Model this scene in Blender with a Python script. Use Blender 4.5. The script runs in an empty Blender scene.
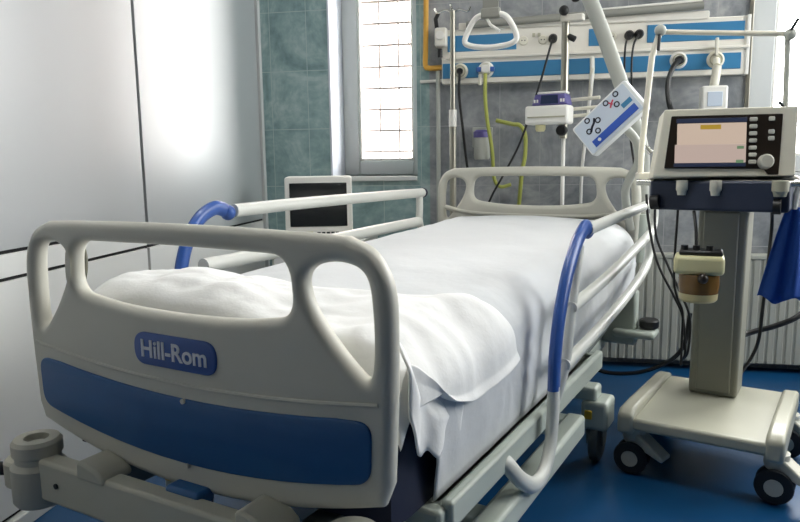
import bpy, bmesh, math, random
from math import sin, cos, pi, radians as R
from mathutils import Vector, Matrix, noise
from mathutils.geometry import tessellate_polygon

random.seed(4)
S = bpy.context.scene
COL = S.collection

# ------------------------------------------------------------------ materials
def lin(c):
    c = c / 255.0
    return c / 12.92 if c <= .04045 else ((c + .055) / 1.055) ** 2.4
def rgb(h):
    return tuple(lin(int(h[i:i + 2], 16)) for i in (0, 2, 4)) + (1,)
M = {}
def nodes(name):
    m = bpy.data.materials.new(name); m.use_nodes = True
    return m, m.node_tree.nodes, m.node_tree.links, m.node_tree.nodes['Principled BSDF']
def mat(name, h, rough=.5, metal=0, var=.06, scale=9, bump=0, bscale=60, coat=0, spec=.5, sheen=0):
    m, N, L, b = nodes(name)
    b.inputs['Roughness'].default_value = rough
    b.inputs['Metallic'].default_value = metal
    b.inputs['Coat Weight'].default_value = coat
    b.inputs['Specular IOR Level'].default_value = spec
    if sheen: b.inputs['Sheen Weight'].default_value = sheen
    tc = N.new('ShaderNodeTexCoord'); nz = N.new('ShaderNodeTexNoise')
    nz.inputs['Scale'].default_value = scale; nz.inputs['Detail'].default_value = 4
    L.new(tc.outputs['Object'], nz.inputs['Vector'])
    mx = N.new('ShaderNodeMix'); mx.data_type = 'RGBA'
    c = rgb(h)
    mx.inputs[6].default_value = tuple(v * (1 - var) for v in c[:3]) + (1,)
    mx.inputs[7].default_value = tuple(min(1, v * (1 + var)) for v in c[:3]) + (1,)
    L.new(nz.outputs['Fac'], mx.inputs[0]); L.new(mx.outputs[2], b.inputs['Base Color'])
    if bump:
        n2 = N.new('ShaderNodeTexNoise'); n2.inputs['Scale'].default_value = bscale; n2.inputs['Detail'].default_value = 3
        L.new(tc.outputs['Object'], n2.inputs['Vector'])
        bp = N.new('ShaderNodeBump'); bp.inputs['Strength'].default_value = bump; bp.inputs['Distance'].default_value = .01
        L.new(n2.outputs['Fac'], bp.inputs['Height']); L.new(bp.outputs['Normal'], b.inputs['Normal'])
    M[name] = m
    return m
def emis(name, h, strength, base='202020'):
    m, N, L, b = nodes(name)
    b.inputs['Base Color'].default_value = rgb(base)
    b.inputs['Emission Color'].default_value = rgb(h)
    b.inputs['Emission Strength'].default_value = strength
    M[name] = m
def tile(name, ca, cb, cc, grout, w, h, rough=.28):
    m, N, L, b = nodes(name)
    tc = N.new('ShaderNodeTexCoord'); mp = N.new('ShaderNodeMapping')
    mp.inputs['Rotation'].default_value = (R(-90), 0, 0)
    L.new(tc.outputs['Object'], mp.inputs['Vector'])
    n1 = N.new('ShaderNodeTexNoise'); n1.inputs['Scale'].default_value = 3.2; n1.inputs['Detail'].default_value = 7; n1.inputs['Distortion'].default_value = 1.4; n1.inputs['Roughness'].default_value = .65
    L.new(tc.outputs['Object'], n1.inputs['Vector'])
    n2 = N.new('ShaderNodeTexNoise'); n2.inputs['Scale'].default_value = 24; n2.inputs['Detail'].default_value = 5
    L.new(tc.outputs['Object'], n2.inputs['Vector'])
    ad = N.new('ShaderNodeMath'); ad.operation = 'MULTIPLY_ADD'; ad.inputs[1].default_value = .35
    L.new(n2.outputs['Fac'], ad.inputs[0]); L.new(n1.outputs['Fac'], ad.inputs[2])
    cr = N.new('ShaderNodeValToRGB'); e = cr.color_ramp.elements
    e[0].position = .45; e[0].color = rgb(ca); e[1].position = .9; e[1].color = rgb(cc)
    k = e.new(.67); k.color = rgb(cb)
    L.new(ad.outputs[0], cr.inputs[0])
    br = N.new('ShaderNodeTexBrick'); br.offset = 0; br.inputs['Scale'].default_value = 1
    br.inputs['Brick Width'].default_value = w; br.inputs['Row Height'].default_value = h
    br.inputs['Mortar Size'].default_value = .0022; br.inputs['Mortar Smooth'].default_value = .3; br.inputs['Bias'].default_value = 0
    br.inputs['Mortar'].default_value = rgb(grout)
    L.new(mp.outputs['Vector'], br.inputs['Vector'])
    L.new(cr.outputs['Color'], br.inputs['Color1']); L.new(cr.outputs['Color'], br.inputs['Color2'])
    L.new(br.outputs['Color'], b.inputs['Base Color'])
    b.inputs['Roughness'].default_value = rough
    bp = N.new('ShaderNodeBump'); bp.inputs['Strength'].default_value = .3; bp.inputs['Distance'].default_value = .002; bp.invert = True
    L.new(br.outputs['Fac'], bp.inputs['Height']); L.new(bp.outputs['Normal'], b.inputs['Normal'])
    M[name] = m
def glass(name, tint='fdfefe', rough=0.0, fac=.09):
    m, N, L, b = nodes(name)
    N.remove(b); out = N['Material Output']
    t = N.new('ShaderNodeBsdfTransparent'); t.inputs[0].default_value = rgb(tint)
    g = N.new('ShaderNodeBsdfGlossy'); g.inputs['Roughness'].default_value = .03
    lw = N.new('ShaderNodeLayerWeight'); lw.inputs['Blend'].default_value = .12
    mx = N.new('ShaderNodeMixShader')
    L.new(lw.outputs['Fresnel'], mx.inputs[0]); L.new(t.outputs[0], mx.inputs[1]); L.new(g.outputs[0], mx.inputs[2])
    L.new(mx.outputs[0], out.inputs['Surface'])
    M[name] = m

mat('board', 'd0cec2', .42, var=.03, bump=.03, bscale=180)
mat('board_dark', 'c2c0b0', .45, var=.04)
mat('panel_blue', '1d5a93', .45, var=.05)
mat('badge_blue', '3d5fa5', .4, var=.03)
mat('letter', 'dfe3ea', .5, var=.02)
mat('rail_white', 'd8d9d2', .35, var=.03)
mat('rail_blue', '30569f', .3, var=.05)
mat('frame_grey', 'b4bcb2', .4, var=.05)
mat('frame_dark', '6e7470', .5, var=.06)
mat('hub_grey', 'c2c0b3', .5, var=.04)
mat('linen', 'd6d8d9', .85, var=.02, bump=.12, bscale=35, sheen=.1)
mat('blanket', 'f3f3f1', .9, var=.02, bump=.2, bscale=28, sheen=.15)
mat('navy', '141c38', .6, var=.1)
mat('black', '131313', .45, var=.1)
mat('rubber', '24262a', .7, var=.1)
mat('tyre', '4c5152', .6, var=.1)
mat('chrome', 'c8c8c2', .22, 1, var=.03)
mat('steel', 'aaa698', .32, .9, var=.05)
mat('enamel', 'ddd9c9', .4, var=.03)
mat('beige', 'e4e0ce', .42, var=.03)
mat('beige_dark', 'b0ad98', .5, var=.04)
mat('plastic_white', 'e9e7e0', .4, var=.02)
mat('trunk_white', 'e3dfd4', .42, var=.03)
mat('trunk_blue', '3a7ba6', .38, var=.07, scale=5)
mat('shelf_navy', '2a3348', .45, var=.08)
mat('column', '8a897b', .5, var=.05)
mat('cart_top', 'aaa998', .35, var=.05)
mat('yellow_pipe', 'd9a441', .45, var=.08)
mat('yellow', 'd8b128', .5, var=.08)
mat('hose_green', 'a3a850', .4, var=.08)
mat('amber', '7a5a2e', .2, var=.15)
mat('amber_pale', 'cfc08c', .3, var=.1)
mat('cream', 'd9d3a4', .4, var=.05)
mat('cloth_blue', '1c4fa6', .8, var=.12, bump=.2)
mat('purple', '5c5590', .4, var=.06)
mat('screen_black', '0d1114', .12, var=.02)
mat('pump_screen', '1d2a4c', .15, var=.05)
mat('pendant', 'c4cfdc', .4, var=.03)
mat('pendant_edge', 'dfe2e2', .4, var=.02)
mat('pendant_blue', '2f55b0', .4, var=.04)
mat('ink', '23293a', .6, var=.02)
mat('red', 'c9405a', .5, var=.05)
mat('bezel', '2c241d', .3, var=.08)
mat('key', 'c9c8bd', .45, var=.03)
mat('radiator', 'a9aaa0', .45, var=.04)
mat('panel_gloss', 'abafb1', .40, var=.02, scale=2, spec=.5)
M['panel_gloss'].node_tree.nodes['Principled BSDF'].inputs['IOR'].default_value = 2.6
mat('panel_white', 'e6e7e4', .35, var=.02, scale=2)
mat('gasket', '0b0b0c', .6)
mat('win_frame', 'c9cccb', .4, var=.02)
mat('plaster', 'd6d9e4', .7, var=.03)
mat('ceiling', 'cfcfcb', .8, var=.02)
mat('room_wall', '44484a', .5, var=.06, scale=3)
mat('grille', '6b6462', .6, var=.1)
mat('facade', 'ead9d2', .8, var=.06, scale=2)
mat('ground', 'b9b4ac', .9, var=.1)
mat('strap', '8c8c84', .7, var=.05)
mat('floor', '0f4672', .32, var=.22, scale=4, bump=.02, bscale=9)
mat('skirting', 'd8dbd6', .4, var=.02)
mat('hose_grey', 'aeb0a8', .5, var=.05)
mat('cabinet', 'bfc1b8', .5, var=.04)
tile('tile_teal', '627c7d', '86a0a0', 'b2c2c0', 'a6b6b4', .2, .3)
tile('tile_grey', '6b6f74', '8f9294', 'b4b4b4', 'a2a3a4', .2, .3)
glass('pane'); glass('pane_fill', 'cfd1d2')  # the grey second pane dims and softens the added side light
emis('screen_on', 'f2d9c4', .72)
emis('screen_low', 'ecd3c6', .66)
emis('screen_bar', '3a4a74', .3)
emis('screen_yellow', 'e0b63a', .6)
emis('screen_green', '8fb98a', .5)
emis('lamp', 'fffefb', 20.0)

# ------------------------------------------------------------------ mesh builder
class MB:
    def __init__(s): s.v = []; s.f = []
    def add(s, vs, fs):
        o = len(s.v); s.v += [Vector(v) for v in vs]; s.f += [tuple(i + o for i in f) for f in fs]
        return s
    def box(s, a, b, mtx=None):
        x0, y0, z0 = a; x1, y1, z1 = b
        vs = [Vector(p) for p in ((x0,y0,z0),(x1,y0,z0),(x1,y1,z0),(x0,y1,z0),(x0,y0,z1),(x1,y0,z1),(x1,y1,z1),(x0,y1,z1))]
        if mtx: vs = [mtx @ v for v in vs]
        return s.add(vs, [(3,2,1,0),(4,5,6,7),(0,1,5,4),(1,2,6,5),(2,3,7,6),(3,0,4,7)])
    def tube(s, pts, r, n=12, closed=False, ry=None):
        pts = [Vector(p) for p in pts]; rings = []
        k = len(pts); up = None
        for i, p in enumerate(pts):
            if closed: t = pts[(i + 1) % k] - pts[i - 1]
            else: t = pts[min(i + 1, k - 1)] - pts[max(i - 1, 0)]
            t.normalize()
            if up is None:
                up = Vector((0, 0, 1)) if abs(t.z) < .9 else Vector((0, 1, 0))
            a = t.cross(up)
            if a.length < 1e-4: a = t.orthogonal()
            a.normalize(); b = a.cross(t); up = b
            rr = r[i] if isinstance(r, (list, tuple)) else r
            rb = rr if ry is None else ry
            rings.append([p + a * rr * cos(2*pi*j/n) + b * rb * sin(2*pi*j/n) for j in range(n)])
        vs = [v for q in rings for v in q]; fs = []
        for i in range(k if closed else k - 1):
            for j in range(n):
                i2 = (i + 1) % k
                fs.append((i*n+j, i2*n+j, i2*n+(j+1)%n, i*n+(j+1)%n))
        if not closed:
            fs.append(tuple(range(n))); fs.append(tuple(reversed([(k-1)*n + j for j in range(n)])))
        return s.add(vs, fs)
    def cyl(s, a, b, r, n=20, r2=None):
        return s.tube([a, b], [r, r if r2 is None else r2], n)
    def lathe(s, prof, c=(0,0,0), axis='z', n=24):
        c = Vector(c); vs = []
        for (r, h) in prof:
            for j in range(n):
                q = 2*pi*j/n
                p = {'z': (r*cos(q), r*sin(q), h), 'y': (r*cos(q), h, r*sin(q)), 'x': (h, r*cos(q), r*sin(q))}[axis]
                vs.append(c + Vector(p))
        k = len(prof); fs = []
        for i in range(k - 1):
            for j in range(n):
                fs.append((i*n+j, i*n+(j+1)%n, (i+1)*n+(j+1)%n, (i+1)*n+j))
        fs.append(tuple(reversed(range(n)))); fs.append(tuple((k-1)*n + j for j in range(n)))
        return s.add(vs, fs)
    def sphere(s, c, r, n=16):
        m = n // 2
        return s.lathe([(max(1e-4, r*sin(pi*i/m)), -r*cos(pi*i/m)) for i in range(m + 1)], c, 'z', n)
    def prism(s, outline, y0, y1, mtx=None):          # outline in (x, z), extruded in y
        n = len(outline)
        vs = [Vector((x, y0, z)) for x, z in outline] + [Vector((x, y1, z)) for x, z in outline]
        if mtx: vs = [mtx @ v for v in vs]
        return s.add(vs, [tuple(range(n)), tuple(reversed(range(n, 2*n)))] + [((i+1)%n, i, n+i, n+(i+1)%n) for i in range(n)])
    def grid(s, rows):
        k = len(rows); n = len(rows[0])
        return s.add([v for r_ in rows for v in r_], [(i*n+j, i*n+j+1, (i+1)*n+j+1, (i+1)*n+j) for i in range(k-1) for j in range(n-1)])
    def build(s, name, m, parent=None, bevel=0, seg=2, smooth=35, loc=None, solid=0, sub=0):
        me = bpy.data.meshes.new(name)
        me.from_pydata([tuple(v) for v in s.v], [], s.f); me.validate()
        bm = bmesh.new(); bm.from_mesh(me); bmesh.ops.recalc_face_normals(bm, faces=bm.faces); bm.to_mesh(me); bm.free()
        me.materials.append(M[m])
        me.shade_smooth(); me.set_sharp_from_angle(angle=R(smooth))
        o = bpy.data.objects.new(name, me); COL.objects.link(o)
        if parent: o.parent = parent
        if loc: o.location = loc
        if solid:
            q = o.modifiers.new('solid', 'SOLIDIFY'); q.thickness = solid; q.offset = -1
        if bevel:
            q = o.modifiers.new('bevel', 'BEVEL'); q.width = bevel; q.segments = seg; q.limit_method = 'ANGLE'; q.angle_limit = R(40)
            q.harden_normals = False
        if sub:
            q = o.modifiers.new('sub', 'SUBSURF'); q.levels = sub; q.render_levels = sub
        return o
def tag(o, label=None, cat=None, group=None, kind=None):
    if label: o['label'] = label
    if cat: o['category'] = cat
    if group: o['group'] = group
    if kind: o['kind'] = kind
    return o
def empty(name, loc, label, cat, yaw=0, group=None):
    o = bpy.data.objects.new(name, None); COL.objects.link(o)
    o.location = loc; o.rotation_euler = (0, 0, yaw); o.empty_display_size = .05
    return tag(o, label, cat, group)
def struct(o): o['kind'] = 'structure'; return o
def smooth_path(pts, n=8, closed=False):
    pts = [Vector(p) for p in pts]; k = len(pts); out = []
    for i in range(k if closed else k - 1):
        p1, p2 = pts[i], pts[(i+1) % k]
        p0 = pts[i-1] if (closed or i > 0) else p1 * 2 - p2
        p3 = pts[(i+2) % k] if (closed or i + 2 < k) else p2 * 2 - p1
        for j in range(n):
            t = j / n
            out.append(.5 * ((2*p1) + (p2-p0)*t + (2*p0-5*p1+4*p2-p3)*t*t + (3*p1-p0-3*p2+p3)*t**3))
    if not closed: out.append(pts[-1])
    return out
def round_poly(pts, rads, n=7):
    k = len(pts); out = []
    for i in range(k):
        p = Vector(pts[i]); a = Vector(pts[i-1]); b = Vector(pts[(i+1) % k])
        r = rads[i] if isinstance(rads, (list, tuple)) else rads
        d1 = (a - p); d2 = (b - p); r_ = min(r, d1.length*.48, d2.length*.48)
        s = p + d1.normalized()*r_; e = p + d2.normalized()*r_
        if r_ < 1e-5: out.append(p); continue
        for j in range(n + 1):
            t = j / n; out.append(s*(1-t)**2 + p*2*t*(1-t) + e*t*t)
    return out
def area2(l): return sum(l[i-1][0]*l[i][1] - l[i][0]*l[i-1][1] for i in range(len(l)))
def inset(loop, d):           # moves a loop towards the material on its left
    k = len(loop); out = []
    for i in range(k):
        t = (loop[(i+1) % k] - loop[i-1])
        if t.length < 1e-9: out.append(loop[i].copy()); continue
        t.normalize(); out.append(loop[i] + Vector((-t.y, t.x)) * d)
    return out
def resample(loop, step):
    out = []; k = len(loop)
    for i in range(k):
        a, b = loop[i], loop[(i+1) % k]; L_ = (b - a).length
        if L_ < 1e-4: continue
        m = max(1, int(math.ceil(L_ / step)))
        for j in range(m): out.append(a.lerp(b, j / m))
    return out
def slab(outer, holes, y0, y1, rr, mb, seg=4):          # rounded slab with holes; outline in (x, z)
    outer = resample([Vector(p) for p in outer], .03); holes = [resample([Vector(p) for p in h], .02) for h in holes]
    if area2(outer) < 0: outer.reverse()
    for h in holes:
        if area2(h) > 0: h.reverse()
    ym, half = (y0 + y1)/2, (y1 - y0)/2
    rings = []
    for i in range(2*seg + 2):
        if i <= seg: q = pi/2*i/seg; d = rr*(1 - sin(q)); y = y0 + rr*(1 - cos(q))
        else: q = pi/2*(i - seg - 1)/seg; d = rr*(1 - cos(q)); y = y1 - rr*(1 - sin(q))
        rings.append((d, y))
    for lp in [outer] + holes:
        n = len(lp); vs = []
        for d, y in rings:
            vs += [Vector((p.x, y, p.y)) for p in inset(lp, d)]
        fs = [(i*n+j, i*n+(j+1)%n, (i+1)*n+(j+1)%n, (i+1)*n+j) for i in range(len(rings)-1) for j in range(n)]
        mb.add(vs, fs)
    face = [inset(lp, rr) for lp in [outer] + holes]
    tri = tessellate_polygon([[Vector((p.x, p.y, 0)) for p in lp] for lp in face])
    flat = [p for lp in face for p in lp]
    for y in (y0, y1):
        mb.add([Vector((p.x, y, p.y)) for p in flat], [tuple(t) for t in tri])
    return mb
def weld(o, d=1e-5):
    bm = bmesh.new(); bm.from_mesh(o.data); bmesh.ops.remove_doubles(bm, verts=bm.verts, dist=d)
    bmesh.ops.recalc_face_normals(bm, faces=bm.faces); bm.to_mesh(o.data); bm.free()
    o.data.shade_smooth(); o.data.set_sharp_from_angle(angle=R(50))
    return o
def text_mesh(name, body, size, m, parent, mtx, extrude=.0008):
    cu = bpy.data.curves.new(name, 'FONT'); cu.body = body; cu.size = size; cu.extrude = extrude
    cu.align_x = 'CENTER'; cu.align_y = 'CENTER'; cu.offset = size*.018
    t = bpy.data.objects.new(name, cu); COL.objects.link(t)
    bpy.context.view_layer.update()
    me = bpy.data.meshes.new_from_object(t.evaluated_get(bpy.context.evaluated_depsgraph_get()))
    bpy.data.objects.remove(t); bpy.data.curves.remove(cu)
    me.transform(mtx); me.materials.clear(); me.materials.append(M[m])
    o = bpy.data.objects.new(name, me); COL.objects.link(o); o.parent = parent
    return o

# ------------------------------------------------------------------ room shell
ZC = 2.9; XL = -1.46; YB = 3.6; XR = 2.5; YR = -3.2
def sbox(name, a, b, m, bevel=0):
    return struct(MB().box(a, b).build(name, m, bevel=bevel))
sbox('floor', (XL - .3, YR - .2, -.1), (XR + .2, YB + .02, 0), 'floor')
sbox('ceiling', (XL - .3, YR - .2, ZC), (XR + .2, YB + .4, ZC + .1), 'ceiling')
# back wall, with the openings of the two windows left free
W1L, W1R, WB, WT = -1.086, -.62, .95, 2.6
W2L, W2R = .946, 2.42
D = .32
TE = -.555     # the teal tiles end here
def wall_piece(a, b, m): return sbox('wall_back', (a[0], YB, a[1]), (b[0], YB + D, b[1]), m)
wall_piece((XL - .3, 0), (W1L, ZC), 'tile_teal')
wall_piece((W1L, 0), (W1R, WB), 'tile_teal')
wall_piece((W1L, WT), (W1R, ZC), 'tile_teal')
wall_piece((W1R, 0), (TE, ZC), 'tile_teal')
wall_piece((TE, 0), (W2L, ZC), 'tile_grey')
wall_piece((W2L, 0), (W2R, WB), 'tile_grey')
wall_piece((W2L, WT), (W2R, ZC), 'tile_grey')
wall_piece((W2R, 0), (XR + .2, ZC), 'tile_grey')
W3A, W3B, W3Z, W3T = 1.75, 3.35, 1.0, 2.75  # opening for the unseen window that is added as side light
for a, b in (((YR, 0), (W3A, ZC)), ((W3B, 0), (YB, ZC)), ((W3A, 0), (W3B, W3Z)), ((W3A, W3T), (W3B, ZC))):
    sbox('wall_right', (XR, a[0], a[1]), (XR + .2, b[0], b[1]), 'room_wall')
sbox('wall_rear', (XL - .3, YR - .2, 0), (XR + .2, YR, ZC), 'room_wall')
# left wall: panels with black gaskets between them
sbox('wall_left', (XL - .3, YR, 0), (XL - .012, YB, ZC), 'gasket')
G = .009
def lpanel(y0, y1, z0, z1, m):
    return struct(MB().box((XL - .02, y0 + G, z0 + .0055), (XL, y1 - G, z1 - .0055)).build('wall_left', m, bevel=.0015, seg=1))
S1, S0 = 2.413, .2; ZL1 = .800; ZL2 = .724
lpanel(S1, YB - .035, ZL2, ZC, 'panel_gloss'); lpanel(S1, YB - .035, .05, ZL2, 'panel_white')
lpanel(S0, S1, ZL1, ZC, 'panel_gloss'); lpanel(S0, S1, ZL2, ZL1, 'panel_white'); lpanel(S0, S1, .05, ZL2, 'panel_white')
lpanel(YR, S0, ZL1, ZC, 'panel_gloss'); lpanel(YR, S0, ZL2, ZL1, 'panel_white'); lpanel(YR, S0, .05, ZL2, 'panel_white')
sbox('trim_1', (XL - .02, YB - .03, 0), (XL + .012, YB, ZC), 'win_frame', .003)
sbox('baseboard_left', (XL - .02, YR, 0), (XL + .014, YB - .03, .042), 'skirting', .004)

# windows
def window(name, x0, x1, z0, z1, yf, fl, fr, fb, ft):
    w = bpy.data.objects.new(name, None); COL.objects.link(w); w.location = ((x0+x1)/2, yf, z0); struct(w)
    ox, oy, oz = w.location
    fm = MB()
    def bx(a, b): fm.box((a[0]-ox, -.03, a[1]-oz), (b[0]-ox, .03, b[1]-oz))
    bx((x0, z0), (x0+fl, z1)); bx((x1-fr, z0), (x1, z1)); bx((x0+fl, z0), (x1-fr, z0+fb)); bx((x0+fl, z1-ft), (x1-fr, z1))
    fm.build('window_frame', 'win_frame', w, bevel=.006)
    g = MB(); b_ = MB(); e = .012
    for a, b in (((x0+fl, z0+fb), (x0+fl+e, z1-ft)), ((x1-fr-e, z0+fb), (x1-fr, z1-ft)), ((x0+fl+e, z0+fb), (x1-fr-e, z0+fb+e)), ((x0+fl+e, z1-ft-e), (x1-fr-e, z1-ft))):
        b_.box((a[0]-ox, -.022, a[1]-oz), (b[0]-ox, .022, b[1]-oz))
    b_.build('glazing_bead', 'plastic_white', w, bevel=.003)
    g.box((x0+fl-ox, -.004, z0+fb-oz), (x1-fr-ox, .004, z1-ft-oz)).build('glass', 'pane', w)
    return w
window('window_1', W1L + .012, W1R, WB, WT, 3.86, .088, .06, .08, .08)
window('window_2', W2L, W2R, WB, WT, 3.66, .115, .1, .08, .08)
def add_fill_window():  # unseen window in the right wall, added to brighten the left wall
    w = bpy.data.objects.new('light_fill_window', None); COL.objects.link(w); w.location = (XR + .1, W3A, W3Z); struct(w)
    m_ = W3B - W3A; h = W3T - W3Z; f = MB()
    for a, b in (((0, 0), (.06, h)), ((m_ - .06, 0), (m_, h)), ((.06, 0), (m_ - .06, .06)), ((.06, h - .06), (m_ - .06, h))):
        f.box((-.03, a[0], a[1]), (.03, b[0], b[1]))
    f.build('window_frame', 'win_frame', w, bevel=.005)
    MB().box((-.004, .06, .06), (.004, m_ - .06, h - .06)).build('glass', 'pane_fill', w)
add_fill_window()
sbox('trim_2', (W1L, YB - .004, WB), (W1L + .012, YB + D, WT), 'plaster', .003)
sbox('trim_3', (W1L - .0, YB - .025, WB - .025), (W1R + .0, YB + .23, WB), 'win_frame', .004)
sbox('trim_4', (W2L - .012, YB - .012, WB - .03), (W2L + .006, YB + .03, WT), 'steel', .003)
sbox('trim_5', (W2L + .008, YB - .02, WB - .025), (W2R, YB + .03, WB), 'win_frame', .004)

# outdoors: a grille before each window, a pale house, the ground
def grille(x0, x1, y, z0, z1, zs, xs, label):
    o = empty('window_grille', ((x0+x1)/2, y, z0), label, 'window grille'); ox, oz = (x0+x1)/2, z0
    for z in zs: MB().box((x0-ox, -.005, z-oz-.0065), (x1-ox, .005, z-oz+.0065)).build('grille_bar', 'grille', o)
    for x in xs: MB().box((x-ox-.0045, .006, z0-oz), (x-ox+.0045, .018, z1-oz)).build('grille_bar', 'grille', o)
    return o
grille(W1L + .01, W1R - .01, YB + D + .06, WB, WT, [1.08 + .118*i for i in range(12)], [-.90, -.79], 'pale pink metal grille outside the narrow left window')
hs = empty('house', (-2.2, 9.5, -3), 'pale pink house seen through the glass of the left window', 'house')
MB().box((-4, 0, 0), (4, 4, 9)).build('wall', 'facade', hs)
for z in (3.0, 4.9, 6.4): MB().box((-4.1, -.35, z), (4.1, 0, z + .14)).build('ledge', 'facade', hs)
for i in range(5): MB().box((-3.4 + 1.5*i, -.04, 4.95), (-2.6 + 1.5*i, .0, 6.1)).build('shutter', 'facade', hs)
sbox('ground', (-30, YB + D + .4, -3.1), (30, 40, -3), 'ground')

# ------------------------------------------------------------------ bed frame of reference
YAW = -R(18.25)
BC = Vector((-1.005, 1.965, 0))
ux, uy = cos(YAW), sin(YAW)
def bw(x, y, z=0):                                   # bed-aligned survey axes -> room
    return Vector((x*ux - y*uy, x*uy + y*ux, z))
def L(x, y, z): return Vector((x, y, z)) - BC        # survey axes -> bed local
BW = bw(*BC)
bed = empty('hospital_bed', BW, 'large grey-white hospital bed with blue-striped footboard and tubular side rails', 'bed', YAW)

# footboard and headboard
def board_shape(dz, foot):
    hx = -.016 if foot else 0; rx_ = .022 if foot else 0
    z = lambda v: v + dz
    pts = []
    n = 26
    for i in range(n + 1):                            # smiling lower edge
        x = -.44 + .88*i/n; pts.append((x, z(.412 + .068*(abs(x)/.44)**2.0)))
    right = [(.456, z(.52)), (.463, z(.66)), (.465, z(.76)), (.463, z(.83)), (.451, z(.872)), (.423, z(.907)), (.38, z(.925))]
    right = [tuple(p.to_2d()) for p in smooth_path([(a, b, 0) for a, b in right], 5)]
    top = [( .30, z(.928)), (.15, z(.931)), (0, z(.932)), (-.15, z(.931)), (-.30, z(.928))]
    outer = pts + right + top + [(-a, b) for a, b in reversed(right)]
    hole = round_poly([(a + hx, z(b)) for a, b in [(-.278, .888), (0, .891), (.278, .888), (.286, .782), (.16, .764), (0, .759), (-.16, .764), (-.286, .782)]],
                      [.045, .1, .045, .04, .1, .1, .1, .04])
    side = smooth_path([(.340, z(.876), 0), (.385, z(.882), 0), (.418, z(.862), 0), (.427, z(.80), 0), (.427, z(.73), 0), (.421, z(.697), 0), (.405, z(.700), 0),
                        (.362, z(.750), 0), (.328, z(.805), 0), (.319, z(.85), 0)], 6, True)
    side = [(p.x, p.y) for p in side]
    rs = [(a - rx_*(.43 - a)/.11, b) for a, b in side]
    return outer, [hole, rs, [(-a, b) for a, b in side]]
def board(name, y, dz, sgn):
    o, h = board_shape(dz, name == 'footboard')
    b = slab(o, h, -.021, .021, .019, MB(), 6).build(name, 'board', bed, loc=(sgn, y, 0))
    return weld(b)
FB = board('footboard', -1.035, 0, .006)
HB = board('headboard', 1.035, .067, -.016)
pan = [(-.428, .628)] + [(-.36 + .72*i/12, .60 + .034*((-.36 + .72*i/12)/.43)**2) for i in range(13)] + [(.428, .628)]
low = [(.424 - .848*i/14,   .470 + .052*((.424 - .848*i/14)/.424)**2) for i in range(15)]
pan_o = round_poly(pan + low, [.03] + [.0]*13 + [.03, .045] + [.0]*13 + [.045], 6)
weld(slab(pan_o, [], -.026, -.018, .003, MB(), 2).build('blue_panel', 'panel_blue', FB))
weld(slab(pan_o, [], -.024, -.016, .003, MB(), 2).build('blue_panel', 'panel_blue', HB, loc=(0, 0, .067)))
MB().tube([(x, -.020, .655 + .030*(x/.43)**2 - .028) for x in [-.44 + .88*i/30 for i in range(31)]], .0045, 8).build('ridge', 'board', FB)
MB().tube([(x, -.016, .722 + .03*(abs(x)/.42)**4) for x in [-.42 + .84*i/30 for i in range(31)]], .011, 10).build('ridge', 'board', HB, loc=(0, 0, .06))
BX = -.010
bd = slab(round_poly([(BX-.108, .655), (BX+.108, .655), (BX+.108, .720), (BX-.108, .720)], .045, 8), [], -.026, -.018, .003, MB(), 2)
weld(bd.build('badge', 'badge_blue', FB))
text_mesh('lettering', 'Hill-Rom', .0485, 'letter', FB, Matrix.Translation((BX, -.0268, .687)) @ Matrix.Rotation(R(90), 4, 'X'))
for dx, z in ((.01, .597), (.01, .467)): MB().cyl((dx, -.030, z), (dx, -.024, z), .005).build('rivet', 'board', FB)

# bed frame: tray, beams, chassis
fr = MB()
for s in (-1, 1):
    fr.box((s*.470 - .013, -.86, .352), (s*.470 + .013, .30, .412))
    fr.box((s*.445 - .02, -.86, .372), (s*.445 + .02, .30, .392))
fr.box((-.47, .27, .352), (.47, .30, .40)); fr.box((-.47, -.885, .352), (.47, -.85, .40))
fr.box((-.45, -.84, .375), (.45, .28, .392))
fr.build('mattress_tray', 'frame_grey', bed, bevel=.009, seg=3)
bk = MB()
for s in (-1, 1): bk.tube([(s*.40, .28, .375), (s*.40, .62, .40), (s*.40, .98, .465)], .018, 10)
bk.box((-.40, .93, .445), (.40, .97, .465)); bk.box((-.40, .55, .375), (.40, .59, .395))
bk.build('backrest_frame', 'frame_dark', bed)
bm_ = MB()
for s in (-1, 1): bm_.box((s*.475 - .028, -.80, .225), (s*.475 + .028, .02, .29))
for s in (-1, 1): bm_.box((s*.30 - .03, -.6, .23), (s*.30 + .03, 1.0, .28))
bm_.box((-.475, -.05, .23), (.475, .02, .285)); bm_.box((-.46, .32, .22), (.46, .40, .27)); bm_.box((-.46, -.66, .22), (.46, -.58, .27))
bm_.box((-.46, .96, .26), (.46, 1.02, .49))
bm_.build('chassis', 'frame_grey', bed, bevel=.012, seg=3)
for y in (-.5, .2):
    MB().box((-.09, y - .07, .26), (.09, y + .07, .38)).build('lift_column', 'frame_dark', bed, bevel=.01)
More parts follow.
